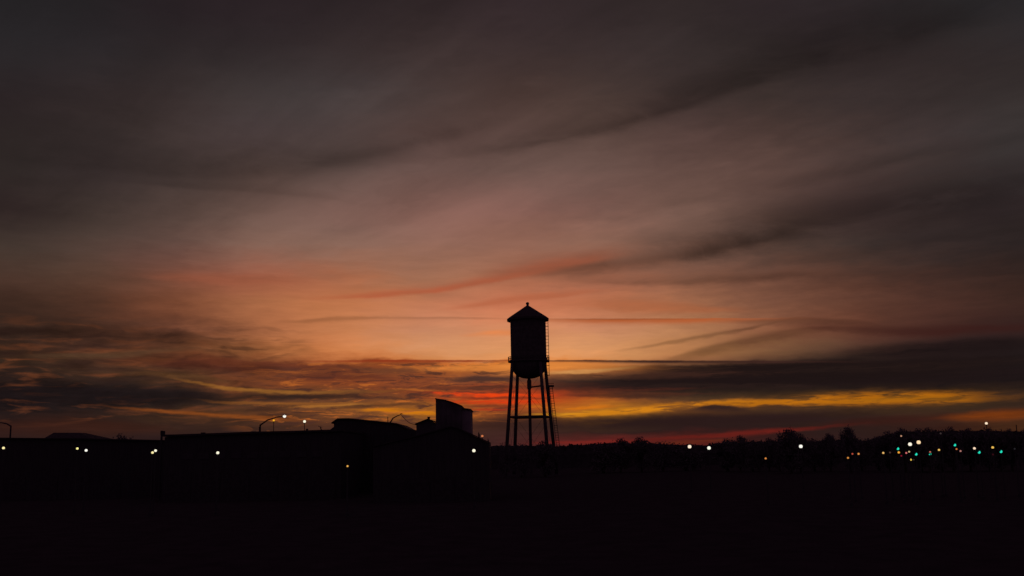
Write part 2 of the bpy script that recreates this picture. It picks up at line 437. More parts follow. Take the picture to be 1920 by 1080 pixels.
# broken, under-lit cloud: purple brown clots and orange tears
mott = W.noise(W.xyz(W.m('MULTIPLY', UU, 0.50), W.m('MULTIPLY', VV, 3.4), 12.3), 1.0, 6.0, 0.62, 0.8)
m_zone = W.m('MULTIPLY', W.m('MULTIPLY', W.rng(U0, -17.0, -12.0, 0, 1, True), W.rng(U0, 1.5, -1.5, 0, 1, True)),
             W.m('MULTIPLY', W.rng(V0, 5.45, 5.1, 0, 1, True), W.rng(V0, 1.2, 2.2, 0, 1, True)))
sky = W.mix(W.m('MULTIPLY', m_zone, W.rng(mott, 0.50, 0.38, 0.0, 0.85, True)), sky, c4(lin3((74, 44, 36))))
sky = W.mix(W.m('MULTIPLY', m_zone, W.rng(mott, 0.53, 0.66, 0.0, 0.8, True)), sky, c4(lin3((186, 100, 40))))
mott2 = W.noise(W.xyz(W.m('MULTIPLY', UU, 0.36), W.m('MULTIPLY', VV, 2.3), 31.0), 1.0, 5.0, 0.52, 0.5)
l_zone = W.m('MULTIPLY', W.rng(U0, -10.0, -15.0, 0, 1, True), W.m('MULTIPLY', W.rng(V0, 8.2, 6.0, 0, 1, True), W.rng(V0, 1.6, 2.6, 0, 1, True)))
sky = W.mix(W.m('MULTIPLY', l_zone, W.rng(mott2, 0.54, 0.34, 0.0, 0.6, True)), sky, c4(lin3((46, 29, 25))))
sky = W.mix(W.m('MULTIPLY', l_zone, W.rng(mott2, 0.50, 0.74, 0.0, 0.62, True)), sky, c4(lin3((122, 66, 38))))
build_bands()

# lumpy small cloud in the low left and the fibrous texture over everything
lump = W.noise(W.xyz(W.m('MULTIPLY', UU, 0.5), W.m('MULTIPLY', VV, 2.0), 5.5), 1.0, 5.0, 0.6)
left_amt = W.m('MULTIPLY', W.rng(U0, -11.0, -17.0, 0.0, 1.0, True), W.m('MULTIPLY', W.rng(V0, 8.2, 6.5, 0, 1, True), W.rng(V0, 2.0, 3.2, 0, 1, True)))
lump_f = W.m('ADD', 1.0, W.m('MULTIPLY', W.m('MULTIPLY', W.m('SUBTRACT', lump, 0.5), 1.25), left_amt))
amp = W.m('ADD', W.rng(V0, 5.4, 4.6, 0.36, 0.85, True), W.rng(V0, 8.0, 14.0, 0.0, 0.70, True))
sky = W.mix(W.rng(V0, 9.0, 15.0, 0.0, 1.0, True), sky, (1.02, 0.945, 0.985, 1.0), 'MULTIPLY')
tex_f = W.m('MULTIPLY', W.m('MULTIPLY_ADD', fib_c, amp, 1.0), lump_f)
sc = W.new('ShaderNodeVectorMath')
sc.operation = 'SCALE'
W.put(sc.inputs[0], sky)
W.put(sc.inputs['Scale'], W.m('MAXIMUM', tex_f, 0.05))
sky = sc.outputs[0]

# the rest of the dome, away from the afterglow: dim clear dusk (Nishita) under a dull violet veil
nish = W.new('ShaderNodeTexSky')
nish.sky_type = 'NISHITA'
nish.sun_disc = False
nish.sun_elevation = R(SUN_EL)
nish.sun_rotation = R(SUN_AZ)
nsc = W.new('ShaderNodeVectorMath')
nsc.operation = 'SCALE'
W.put(nsc.inputs[0], nish.outputs[0])
nsc.inputs['Scale'].default_value = 0.01
dull = W.new('ShaderNodeVectorMath')
dull.operation = 'ADD'
W.put(dull.inputs[0], nsc.outputs[0])
dull.inputs[1].default_value = (0.092, 0.043, 0.082)
away = W.m('MAXIMUM', W.rng(W.m('ABSOLUTE', U0), 30.0, 62.0, 0, 1, True), W.rng(V0, 27.0, 50.0, 0, 1, True))
sky = W.mix(away, sky, dull.outputs[0])
bg = W.new('ShaderNodeBackground')
bg.inputs['Strength'].default_value = 1.0
W.put(bg.inputs['Color'], sky)
wo = W.new('ShaderNodeOutputWorld')
W.put(wo.inputs['Surface'], bg.outputs[0])

#--GEOMETRY--
# ------------------------------------------------------------------ helpers
rnd = random.Random(7)


def material(name, col, rough=0.8, noise_scale=2.0, vary=0.35, metal=0.0, spec=0.3, bump=0.0, stretch=(1, 1, 1)):
    m = bpy.data.materials.new(name)
    m.use_nodes = True
    m.node_tree.nodes.clear()
    n = NT(m.node_tree)
    p = n.new('ShaderNodeBsdfPrincipled')
    o = n.new('ShaderNodeOutputMaterial')
    n.put(o.inputs['Surface'], p.outputs[0])
    t = n.new('ShaderNodeTexCoord')
    mp = n.new('ShaderNodeMapping')
    mp.inputs['Scale'].default_value = stretch
    n.put(mp.inputs['Vector'], t.outputs['Object'])
    f = n.noise(mp.outputs[0], noise_scale, 5.0, 0.6)
    lo = c4([c * (1 - vary) for c in col])
    hi = c4([min(c * (1 + vary), 1) for c in col])
    n.put(p.inputs['Base Color'], n.mix(n.rng(f, 0.3, 0.7), lo, hi))
    p.inputs['Roughness'].default_value = rough
    p.inputs['Metallic'].default_value = metal
    p.inputs['Specular IOR Level'].default_value = spec
    if bump:
        b = n.new('ShaderNodeBump')
        b.inputs['Strength'].default_value = bump
        n.put(b.inputs['Height'], f)
        n.put(p.inputs['Normal'], b.outputs[0])
    return m


def glow(name, col, strength=1.0):
    m = bpy.data.materials.new(name)
    m.use_nodes = True
    m.node_tree.nodes.clear()
    n = NT(m.node_tree)
    e = n.new('ShaderNodeEmission')
    o = n.new('ShaderNodeOutputMaterial')
    lw = n.new('ShaderNodeLayerWeight')
    lw.inputs['Blend'].default_value = 0.3
    c = lin3(col)
    # frosted glass: a touch hotter where one looks straight at the lamp inside it
    n.put(e.inputs['Color'], c4(c))
    n.put(e.inputs['Strength'], n.rng(lw.outputs['Facing'], 0.0, 1.0, strength * 1.12, strength * 0.75))
    n.put(o.inputs['Surface'], e.outputs[0])
    return m


M = dict(
    ground=material('dry_grass', (0.029, 0.025, 0.025), 1.0, 0.4, 0.2, spec=0.0, bump=0.1),
    bank=material('earth', (0.026, 0.021, 0.020), 1.0, 0.3, 0.4, spec=0.0),
    steel=material('painted_steel', (0.045, 0.042, 0.042), 0.85, 1.2, 0.3, spec=0.05),
    roofsteel=material('weathered_roof', (0.030, 0.027, 0.027), 0.9, 1.0, 0.3, spec=0.05),
    wall=material('corrugated_wall', (0.033, 0.031, 0.032), 0.95, 0.8, 0.25, spec=0.05, stretch=(6, 6, 0.4)),
    concrete=material('concrete', (0.055, 0.050, 0.055), 0.95, 0.6, 0.3, spec=0.05),
    pale=material('annex_lit_tone', (0.13, 0.115, 0.125), 0.95, 0.6, 0.3, spec=0.05),  # annex colour raised to imitate light caught by its face
    dark=material('dark_trim', (0.032, 0.030, 0.031), 0.9, 2.0, 0.3, spec=0.05),
    glass=material('dark_glass', (0.034, 0.032, 0.034), 0.5, 1.0, 0.2, spec=0.08),
    bark=material('bark', (0.035, 0.026, 0.02), 1.0, 3.0, 0.4, spec=0.0),
    wood=material('far_leaves', (0.030, 0.028, 0.028), 1.0, 0.5, 0.3, spec=0.0),
    leaf=material('leaves', (0.085, 0.080, 0.080), 1.0, 0.5, 0.3, spec=0.0),
    pole=material('galvanised_pole', (0.036, 0.035, 0.036), 0.8, 3.0, 0.25, spec=0.05),
    lensred=material('unlit_red_lens', (0.03, 0.006, 0.006), 0.6, 3.0, 0.2, spec=0.1),
    lensamber=material('unlit_amber_lens', (0.03, 0.016, 0.004), 0.6, 3.0, 0.2, spec=0.1),
)


class MB:
    def __init__(self):
        self.v, self.f = [], []

    def add(self, vs, fs):
        k = len(self.v)
        self.v += [tuple(p) for p in vs]
        self.f += [tuple(i + k for i in f) for f in fs]
        return self

    def box(self, c, s, rz=0.0):
        cx, cy, cz = c
        hx, hy, hz = s[0] / 2, s[1] / 2, s[2] / 2
        ca, sa = math.cos(rz), math.sin(rz)
        vs = []
        for z in (-hz, hz):
            for x, y in ((-hx, -hy), (hx, -hy), (hx, hy), (-hx, hy)):
                vs.append((cx + x * ca - y * sa, cy + x * sa + y * ca, cz + z))
        return self.add(vs, [(0, 3, 2, 1), (4, 5, 6, 7), (0, 1, 5, 4), (1, 2, 6, 5), (2, 3, 7, 6), (3, 0, 4, 7)])

    def tube(self, pts, r, n=10):
        """tapered tube along a polyline; r is one radius or one per point"""
        pts = [Vector(p) for p in pts]
        rr = r if isinstance(r, (list, tuple)) else [r] * len(pts)
        vs, fs = [], []
        for i, p in enumerate(pts):
            dvec = (pts[min(i + 1, len(pts) - 1)] - pts[max(i - 1, 0)]).normalized()
            a = dvec.orthogonal().normalized() if abs(dvec.z) < 0.999 else Vector((1, 0, 0))
            if abs(dvec.z) < 0.999:
                a = dvec.cross(Vector((0, 0, 1))).normalized()
            b = dvec.cross(a)
            for k in range(n):
                t_ = 2 * math.pi * k / n
                vs.append(p + a * (rr[i] * math.cos(t_)) + b * (rr[i] * math.sin(t_)))
        for i in range(len(pts) - 1):
            for k in range(n):
                fs.append((i * n + k, i * n + (k + 1) % n, (i + 1) * n + (k + 1) % n, (i + 1) * n + k))
        fs.append(tuple(range(n - 1, -1, -1)))
        fs.append(tuple(range((len(pts) - 1) * n, len(pts) * n)))
        return self.add(vs, fs)

    def lathe(self, prof, c=(0, 0, 0), n=32):
        vs, fs, rings = [], [], []
        for r_, z in prof:
            if r_ < 1e-6:
                rings.append([len(vs)])
                vs.append((c[0], c[1], c[2] + z))
            else:
                rings.append(list(range(len(vs), len(vs) + n)))
                for k in range(n):
                    t_ = 2 * math.pi * k / n
                    vs.append((c[0] + r_ * math.cos(t_), c[1] + r_ * math.sin(t_), c[2] + z))
        for a, b in zip(rings, rings[1:]):
            for k in range(n):
                q = [a[k % len(a)], a[(k + 1) % len(a)], b[(k + 1) % len(b)], b[k % len(b)]]
                q2 = [x for i, x in enumerate(q) if x not in q[:i]]
                if len(q2) > 2:
                    fs.append(tuple(q2))
        return self.add(vs, fs)

    def prism(self, poly, off):
        poly = [Vector(p) for p in poly]
        n = len(poly)
        off = Vector(off)
        return self.add(poly + [p + off for p in poly],
                        [tuple(range(n)), tuple(range(2 * n - 1, n - 1, -1))] + [(i, i + n, (i + 1) % n + n, (i + 1) % n) for i in range(n)])

    def leaf(self, p, size, rng):
        a = Vector((rng.gauss(0, 1), rng.gauss(0, 1), rng.gauss(0, 1))).normalized()
        b = a.orthogonal().normalized()
        b = Matrix.Rotation(rng.uniform(0, 6.28), 3, a) @ b
        c = a.cross(b)
        s1, s2 = size * rng.uniform(0.7, 1.3), size * rng.uniform(0.4, 0.8)
        return self.add([p - b * s1, p - c * s2 + a * s2 * 0.3, p + b * s1, p + c * s2 + a * s2 * 0.3], [(0, 1, 2, 3)])

    def build(self, name, mat, parent=None, smooth=False, origin=None):
        me = bpy.data.meshes.new(name)
        vs = self.v
        if origin is not None:
            vs = [(x - origin[0], y - origin[1], z - origin[2]) for x, y, z in vs]
        me.from_pydata(vs, [], self.f)
        me.update()
        if smooth:
            for p in me.polygons:
                p.use_smooth = True
        me.materials.append(mat if not isinstance(mat, str) else M[mat])
        o = bpy.data.objects.new(name, me)
        COL.objects.link(o)
        if parent is not None:
            o.parent = parent
        elif origin is not None:
            o.location = origin
        return o


def tag(o, label, cat, group=None):
    o['label'] = label
    o['category'] = cat
    if group:
        o['group'] = group
    return o


def thing(name, label, cat, loc=(0, 0, 0), group=None):
    o = bpy.data.objects.new(name, None)
    COL.objects.link(o)
    o.location = loc
    return tag(o, label, cat, group)


def kind(o, k):
    o['kind'] = k
    return o


# ------------------------------------------------------------------ ground: one sheet out to the horizon, gently uneven near by
def build_ground():
    mb = MB()
    ys = [-60, -20, 0, 10, 18, 26, 34, 44, 56, 70, 86, 104, 130, 170, 220, 300, 420, 700, 1500, 4000, 9000]
    nx = 48
    for j, y in enumerate(ys):
        half = 60 + abs(y) * 1.0
        for i in range(nx + 1):
            x = -half + 2 * half * i / nx
            z = 0.0
            if y < 90:
                z = 0.16 * math.sin(x * 0.31 + y * 0.17) + 0.12 * math.sin(x * 0.11 - y * 0.23)
            # the raised bank the photographer stands on
            if y <= 34:
                k = min(max((34 - y) / 30.0, 0), 1)
                z += 4.3 * k * k * (3 - 2 * k)
            mb.v.append((x, y, z - 0.15 * (y < 90)))
    for j in range(len(ys) - 1):
        for i in range(nx):
            a = j * (nx + 1) + i
            mb.f.append((a, a + 1, a + nx + 2, a + nx + 1))
    kind(mb.build('ground', 'ground', smooth=True), 'structure')


build_ground()

# ------------------------------------------------------------------ water tower
TY = 280.0


def build_tower():
    base = at(995.2, 850, TY)
    base.z = 0.0
    root = thing('water_tower', 'tall dark water tower with conical roof standing on splayed legs', 'water tower', base)
    s = TY / F_PX * 1.004                                # metres in one photo pixel at the tower
    zz = lambda y: at(992.5, y, TY).z
    z_eave, z_apex, z_fin = zz(600), zz(573), zz(566.5)
    z_walk, z_bot = zz(677), zz(710)
    rt = 33.3 * s
    # tank: riveted cylinder with a rounded bottom
    prof = [(0.0, z_bot)]
    for k in range(1, 13):
        a = k / 12 * math.pi / 2
        prof.append((rt * math.sin(a) ** 0.80, zz(683) - (zz(683) - z_bot) * math.cos(a) ** 1.08))
    n_c = 7
    for k in range(1, n_c + 1):
        z = zz(683) + (z_eave - zz(683)) * k / n_c
        prof += [(rt, z - 0.06), (rt + 0.04, z - 0.05), (rt + 0.04, z), (rt, z + 0.01)] if k < n_c else [(rt, z)]
    prof.append((0.0, z_eave))
    tank = MB().lathe(prof, n=56).build('tank', 'steel', root)
    roof_prof = [(rt - 0.2, z_eave - 0.02), (39.2 * s, z_eave - 0.28), (39.4 * s, z_eave + 0.32)]
    for k in range(1, 8):
        t_ = k / 7
        roof_prof.append((39.2 * s * (1 - t_) + 0.35 * t_, z_eave + 0.4 + (z_apex - z_eave - 0.4) * t_))
    roof_prof += [(0.0, z_apex + 0.05)]
    roof = MB().lathe(roof_prof, n=48).build('roof', 'roofsteel', root)
    MB().lathe([(0.36, z_apex - 0.25), (0.36, z_apex + 0.35), (0.42, z_apex + 0.4), (0.5, z_apex + 0.6), (0.36, z_fin - 0.1), (0.12, z_fin), (0.0, z_fin + 0.05)], n=16).build('finial', 'steel', roof)
    # balcony round the tank with its railing
    rw = 38.8 * s
    MB().lathe([(rt + 0.02, z_walk - 0.28), (rw, z_walk - 0.28), (rw, z_walk + 0.02), (rt + 0.02, z_walk + 0.02), (rt + 0.02, z_walk - 0.28)], n=56).build('balcony', 'steel', root)
    rail = MB()
    nrail = 28
    for zr in (0.6, 1.15):
        ring = [(rw * 0.985 * math.cos(2 * math.pi * k / 56), rw * 0.985 * math.sin(2 * math.pi * k / 56), z_walk + zr) for k in range(57)]
        rail.tube(ring, 0.07, 6)
    for k in range(nrail):
        a = 2 * math.pi * k / nrail
        rail.tube([(rw * 0.985 * math.cos(a), rw * 0.985 * math.sin(a), z_walk), (rw * 0.985 * math.cos(a), rw * 0.985 * math.sin(a), z_walk + 1.2)], 0.07, 6)
    rail.build('railing', 'steel', root)
    # four splayed tubular legs, corner to corner of a turned square
    th = R(33.5)
    z_top = zz(690)
    r_top, r_bot = 37.0 * s, 57.5 * s
    feet, tops = [], []
    for k in range(4):
        a = th + k * math.pi / 2
        p0 = Vector((r_bot * math.cos(a), r_bot * math.sin(a), 0.3))
        p1 = Vector((r_top * math.cos(a), r_top * math.sin(a), z_top + 1.2))
        feet.append(p0)
        tops.append(p1)
        leg = MB().tube([p0, p1], [0.50, 0.46], 14).build('leg', 'steel', root, True)
        MB().box((p0.x, p0.y, 0.15), (1.8, 1.8, 0.5), a).build('footing', 'concrete', leg)
        # gusset where the leg meets the tank
        MB().tube([Vector((rt * 0.93 * math.cos(a), rt * 0.93 * math.sin(a), zz(674))), p1 * 1.0 + (p0 - p1) * 0.05], [0.35, 0.5], 8).build('bracket', 'steel', leg)
    lerp = lambda a, b, t_: a + (b - a) * t_
    tz = lambda z: (z - 0.3) / (z_top + 1.2 - 0.3)
    z_strut = zz(782)
    for k in range(4):
        a0, a1 = lerp(feet[k], tops[k], tz(z_strut)), lerp(feet[(k + 1) % 4], tops[(k + 1) % 4], tz(z_strut))
        MB().tube([a0, a1], 0.27, 8).build('strut', 'steel', root)
        # tie rods crossing in the upper and lower panel
        for z0, z1 in ((z_strut, zz(704)), (1.0, z_strut)):
            for q in (0, 1):
                i, j = (k, (k + 1) % 4) if q == 0 else ((k + 1) % 4, k)
                MB().tube([lerp(feet[i], tops[i], tz(z0)), lerp(feet[j], tops[j], tz(z1))], 0.028, 5).build('tie_rod', 'steel', root)
    # riser pipe with its expansion collar
    riser = MB().lathe([(0.0, 0.1), (0.42, 0.1), (0.42, zz(731)), (0.42, z_bot + 0.4), (0.0, z_bot + 0.4)], n=18).build('riser_pipe', 'steel', root, False)
    MB().lathe([(0.42, zz(730)), (0.62, zz(728)), (0.62, zz(714)), (0.42, zz(711))], n=18).build('collar', 'steel', riser)
    right = 0 if math.cos(th) > 0 else 1
    # short walkway from the collar to the leg at the right
    leg_i = 3
    q = lerp(feet[leg_i], tops[leg_i], tz(zz(726)))
    MB().tube([(0.4, 0, zz(726)), q], 0.22, 8).build('walkway', 'steel', root)
    # ladder with landing, on the right hand leg
    li = 0
    lad = MB()
    ca, sa = math.cos(th), math.sin(th)

    def ladder(p, q, w, nr, cage):
        d_ = (q - p)
        side = Vector((1, 0, 0))
        for sgn in (-1, 1):
            lad.tube([p + side * (w / 2 * sgn), q + side * (w / 2 * sgn)], 0.075, 6)
        for k in range(nr + 1):
            c = p + d_ * (k / nr)
            lad.tube([c - side * (w / 2), c + side * (w / 2)], 0.05, 5)
            if cage and k % 3 == 0:
                hoop = [c + Vector((math.cos(a) * w * 0.62, -abs(math.sin(a)) * w * 0.9, 0)) for a in [math.pi * i / 6 for i in range(7)]]
                lad.tube(hoop, 0.07, 5)

    x_t = 35.2 * s
    ladder(Vector((x_t, -0.5, zz(705))), Vector((x_t, -0.5, zz(601))), 0.72, 17, True)
    top_l = lerp(feet[li], tops[li], tz(zz(724))) + Vector((0.95, -0.3, 0))
    bot_l = lerp(feet[li], tops[li], tz(1.5)) + Vector((1.35, -0.3, 0))
    ladder(bot_l, top_l, 0.85, 34, True)
    lad.build('ladder', 'steel', root)
    MB().box((top_l.x - 0.1, top_l.y, top_l.z + 0.1), (2.0, 1.5, 0.5)).box((top_l.x - 0.1, top_l.y - 0.7, top_l.z + 0.8), (2.0, 0.08, 0.12)).build('landing', 'steel', root)
    for zq in (0, 1):
        pass


build_tower()


# ------------------------------------------------------------------ buildings
def wall_prism(root, name, mat, pts, Y, depth, floor=True):
    """pts: top outline, left to right, in photo pixels; closed down to the ground"""
    top = [at(x, y, Y) for x, y in pts]
    poly = [Vector((top[0].x, Y, 0))] + top + [Vector((top[-1].x, Y, 0))]
    return MB().prism(poly, (0, depth, 0)).build(name, mat, root)


def roof_slab(root, pts, Y, depth, t_=0.22, over=0.45, mat='roofsteel', lift=0.02):
    """a roof sheet following the top outline, with eaves"""
    top = [at(x, y, Y) + Vector((0, 0, lift)) for x, y in pts]
    up = [p + Vector((0, 0, t_)) for p in top]
    poly = top + up[::-1]
    poly = [Vector((p.x, Y - over, p.z)) for p in poly]
    return MB().prism(poly, (0, depth + 2 * over, 0)).build('roof', mat, root)


def front_panels(root, x0, x1, Y, n, w, h, name, mat, z0=0.0):
    for k in range(n):
        x = x0 + (x1 - x0) * (k + 0.5) / n
        o = MB().box((x, Y - 0.04, z0 + h / 2), (w, 0.08, h)).build(name, mat, root)


def sub(root_loc, o):
    return o


# long warehouse in the left middle
WY = 150.0
wh = thing('warehouse', 'long low warehouse with a nearly flat roof and vents on top', 'warehouse')
PW = [(309, 819.5), (330, 818.6), (400, 816.2), (470, 813.6), (540, 812), (640, 809.5)]
wall_prism(wh, 'wall', 'wall', PW, WY, 30)
wr = roof_slab(wh, [(306, 819.0)] + PW[1:-1] + [(642, 809)], WY, 30, 0.3)
xa, xb = at(312, 830, WY).x, at(636, 830, WY).x
front_panels(wh, xa, xb, WY, 6, 3.4, 4.2, 'loading_door', 'dark')
front_panels(wh, xa + 2, xb - 2, WY, 9, 1.6, 0.9, 'window', 'glass', 6.2)


def vent(x, ytop, ybot, Y, wpx, label=None, cap=True):
    p, q = at(x, ybot, Y), at(x, ytop, Y)
    w = wpx * Y / F_PX
    mb = MB().box((p.x, Y + 2, (p.z + q.z) / 2 - 0.3), (w * 0.8, w * 0.8, q.z - p.z + 0.6))
    if cap:
        mb.box((p.x, Y + 2, q.z - 0.06), (w, w, 0.14))
    return mb.build('roof_vent', 'dark', wr)


vent(373, 810.5, 817, WY, 7)
vent(469, 808.5, 814, WY, 8)
vent(465, 810.5, 814, WY, 5)
vent(570.5, 803.5, 812, WY, 4)
vent(374.5, 812, 817, WY, 4)
# thin stand pipe, and an aerial leaning off the roof
a_, b_ = at(480, 813, WY), at(480, 799.5, WY)
MB().tube([(a_.x, WY + 2, a_.z - 0.3), (a_.x, WY + 2, b_.z)], 0.10, 8).build('stand_pipe', 'dark', wr)
a_, b_ = at(601.5, 812, WY), at(595.5, 799.5, WY)
MB().tube([(a_.x, WY + 2, a_.z - 0.3), (b_.x, WY + 2, b_.z)], [0.14, 0.06], 8).tube([(b_.x - .3, WY + 2, b_.z + .1), (b_.x + .3, WY + 2, b_.z - .1)], 0.04, 6).build('aerial', 'dark', wr)

# low flat shed at far left
SY_ = 170.0
sh = thing('shed', 'low flat roofed shed at the far left edge', 'shed')
PS = [(-40, 822.6), (60, 823.5), (150, 824.3), (240, 826), (309, 827.5)]
wall_prism(sh, 'wall', 'wall', PS, SY_, 14)
roof_slab(sh, PS, SY_, 14, 0.2)
front_panels(sh, at(5, 840, SY_).x, at(300, 840, SY_).x, SY_, 5, 3.2, 3.8, 'loading_door', 'dark')

# hip roofed house showing over the shed
HY = 192.0
hp = thing('house', 'squat house whose hipped roof shows over the low shed', 'house')
e0, e1, r0, r1 = at(76, 825.5, HY), at(176, 825.5, HY), at(103, 811.3, HY + 5), at(150, 812.3, HY + 5)
hd = 12.0
MB().prism([(e0.x + .5, HY + .3, 0), (e0.x + .5, HY + .3, e0.z), (e1.x - .5, HY + .3, e1.z), (e1.x - .5, HY + .3, 0)], (0, hd - .6, 0)).build('wall', 'concrete', hp)
rz_ = r0.z
hip = MB()
hip.add([(e0.x, HY, e0.z), (e1.x, HY, e0.z), (e1.x, HY + hd, e0.z), (e0.x, HY + hd, e0.z),
         (r0.x, HY + 4.5, rz_), (r1.x, HY + 4.5, rz_ - 0.1), (r1.x, HY + hd - 4.5, rz_ - 0.1), (r0.x, HY + hd - 4.5, rz_)],
        [(0, 1, 5, 4), (1, 2, 6, 5), (2, 3, 7, 6), (3, 0, 4, 7), (4, 5, 6, 7), (3, 2, 1, 0)])
hip.build('roof', 'roofsteel', hp)

# barn like hall with a stepped, sloping roof
BY = 172.0
bn = thing('hall', 'dark hall whose roof slopes down from a raised left end', 'hall')
PB = [(612, 811), (626, 800), (626, 793), (634, 787.6), (654, 787.4), (700, 791.5), (741, 796.2), (750, 800), (762, 806), (786, 806.5)]
wall_prism(bn, 'wall', 'wall', PB, BY, 16)
roof_slab(bn, [(622, 794.5), (633, 786.9), (655, 786.6), (700, 790.9), (744, 795.8), (763, 805.2)], BY, 16, 0.2, 0.4)
front_panels(bn, at(650, 830, BY).x, at(770, 830, BY).x, BY, 3, 3.0, 3.6, 'loading_door', 'dark')

# gabled house beside the tall block
GY = 160.0
gb = thing('gabled_house', 'small gabled house with a stub chimney tucked against the tall block', 'house')
PG = [(780.5, 796.5), (802, 788), (824, 795)]
wall_prism(gb, 'wall', 'concrete', PG, GY, 10)
gr = roof_slab(gb, [(778, 796.8), (802, 787.2), (826, 795.4)], GY, 10, 0.18, 0.35)
a_, b_ = at(802, 789, GY), at(802, 781.3, GY)
MB().box((a_.x, GY + 2, (a_.z + b_.z) / 2 - 0.3), (0.36, 0.36, b_.z - a_.z + 0.6)).box((a_.x, GY + 2, b_.z), (0.5, 0.5, 0.12)).build('chimney', 'dark', gr)
MB().box((at(790, 830, GY).x, GY - 0.03, 1.05), (1.0, 0.07, 2.1)).build('door', 'dark', gb)
front_panels(gb, at(795, 830, GY).x, at(822, 830, GY).x, GY, 2, 1.1, 1.2, 'window', 'glass', 1.2)

# tall slab sided block (grain store) with its lower annex
KY = 146.0
bl = thing('tall_block', 'tall slab sided block with a slanting top and a lower annex', 'grain store')
PT = [(816.8, 747.6), (832, 750.2), (845, 753.6), (856, 757.5), (865.3, 761.2)]
w0 = wall_prism(bl, 'wall', 'concrete', PT, KY, 9)
MB().prism([p + Vector((0, -0.25, 0)) for p in [at(815.9, 748.4, KY), at(815.9, 746.6, KY), at(832, 749.0, KY), at(845, 752.4, KY), at(856, 756.2, KY), at(866, 760.3, KY), at(866, 762.0, KY), at(856, 758.1, KY), at(845, 754.2, KY), at(832, 750.8, KY)]], (0, 9.5, 0)).build('roof', 'roofsteel', bl)
an = wall_prism(bl, 'annex', 'pale', [(865.6, 767.3), (882, 769.6)], KY + 1.0, 7.5)  # lit look of the annex face is put into its colour
a_, b_ = at(865.6, 767.3, KY + 1), at(882, 769.6, KY + 1)
MB().prism([Vector((a_.x, KY + .8, a_.z + .02)), Vector((a_.x, KY + .8, a_.z + .2)), Vector((b_.x + .12, KY + .8, b_.z + .2)), Vector((b_.x + .12, KY + .8, b_.z + .02))], (0, 7.9, 0)).build('annex_roof', 'roofsteel', an)
# vertical panel joints of the block
jx = [at(x, 800, KY).x for x in (826, 836, 846, 856)]
for x, (px, py) in zip(jx, ((826, 749.2), (836, 751.3), (846, 753.9), (856, 757.5))):
    MB().box((x, KY - 0.05, (at(px, py, KY).z - 0.4) / 2), (0.10, 0.1, at(px, py, KY).z - 0.4)).build('pilaster', 'concrete', w0)

# lean-to in front with a roof running down to the right
LY = 134.0
lt = thing('lean_to', 'low building whose roof runs down to the right below the tall block', 'outbuilding')
PL = [(700, 838), (784, 818), (846, 801), (862, 806), (883, 815), (917, 831)]
wall_prism(lt, 'wall', 'wall', PL, LY, 10)
roof_slab(lt, PL, LY, 10, 0.16, 0.3)
front_panels(lt, at(720, 845, LY).x, at(900, 845, LY).x, LY, 4, 2.6, 3.2, 'loading_door', 'dark')

# ------------------------------------------------------------------ trees
LEAF_PROTO = {}


def make_tree(name, shape, seed):
    """unit tree, 1 high and about 1 wide: trunk with limbs and a crown of leaf clumps"""
    rng = random.Random(seed)
    root = thing(name, 'tree', 'tree')
    tr = MB()
    if shape == 'cone':
        tr.tube([(0, 0, -0.02), (0.005, 0, 0.5), (0, 0, 0.95)], [0.03, 0.02, 0.005], 8)
        limbs = []
    else:
        tr.tube([(0, 0, -0.02), (0.015, 0.01, 0.2), (0.0, 0.02, 0.42)], [0.05, 0.035, 0.03], 8)
        limbs = []
        for k in range(6):
            a = k * 1.05 + rng.uniform(-.3, .3)
            q = Vector((0.27 * math.cos(a), 0.27 * math.sin(a), rng.uniform(0.55, 0.8)))
            tr.tube([(0, 0.02, 0.36), (q.x * 0.45, q.y * 0.45, 0.5), q], [0.022, 0.015, 0.005], 6)
            limbs.append(q)
    tr.build('trunk', 'bark', root)
    cr_ = MB()
    clumps = []
    if shape == 'cone':
        for k in range(34):
            z = rng.uniform(0.1, 0.97)
            rad = 0.40 * (1 - z) ** 0.8 + 0.03
            a = rng.uniform(0, 6.28)
            clumps.append((Vector((rad * math.cos(a) * 0.75, rad * math.sin(a) * 0.75, z)), 0.11 * (1.15 - z) + 0.03))
    elif shape == 'bush':
        for k in range(22):
            a, r_ = rng.uniform(0, 6.28), rng.uniform(0, 0.4)
            clumps.append((Vector((r_ * math.cos(a), r_ * math.sin(a), rng.uniform(0.15, 0.92) * (1 - 0.9 * r_ * r_ * 2))), rng.uniform(0.13, 0.2)))
    else:
        wmax = 0.36 if shape == 'tall' else 0.46
        for k in range(46):
            a, b = rng.uniform(0, 6.28), rng.uniform(-1, 1)
            r_ = wmax * max(1 - abs(b) ** 2.6, 0) ** 0.45 * rng.uniform(0.25, 1.0)
            clumps.append((Vector((r_ * math.cos(a), r_ * math.sin(a), 0.55 + 0.38 * b + rng.uniform(-.03, .03))), rng.uniform(0.09, 0.17)))
        clumps += [(q, 0.12) for q in limbs]
    for c, s_ in clumps:
        # a dark dense heart to the clump and loose leaves around it
        for k in range(110):
            v = Vector((rng.gauss(0, 1), rng.gauss(0, 1), rng.gauss(0, 1)))
            v = v.normalized() * s_ * rng.uniform(0.1, 1.0) ** 0.7
            p = c + v
            if p.z > 0.0:
                cr_.leaf(p, rng.uniform(0.016, 0.032), rng)
    zmax = sorted(v[2] for v in cr_.v)[int(len(cr_.v) * 0.998)]
    rmax = sorted(math.hypot(v[0], v[1]) for v in cr_.v)[int(len(cr_.v) * 0.97)]
    cr_.v = [(v[0] * 0.5 / rmax, v[1] * 0.5 / rmax, v[2] / zmax) for v in cr_.v]
    cr_.build('crown', 'leaf', root)
    return root


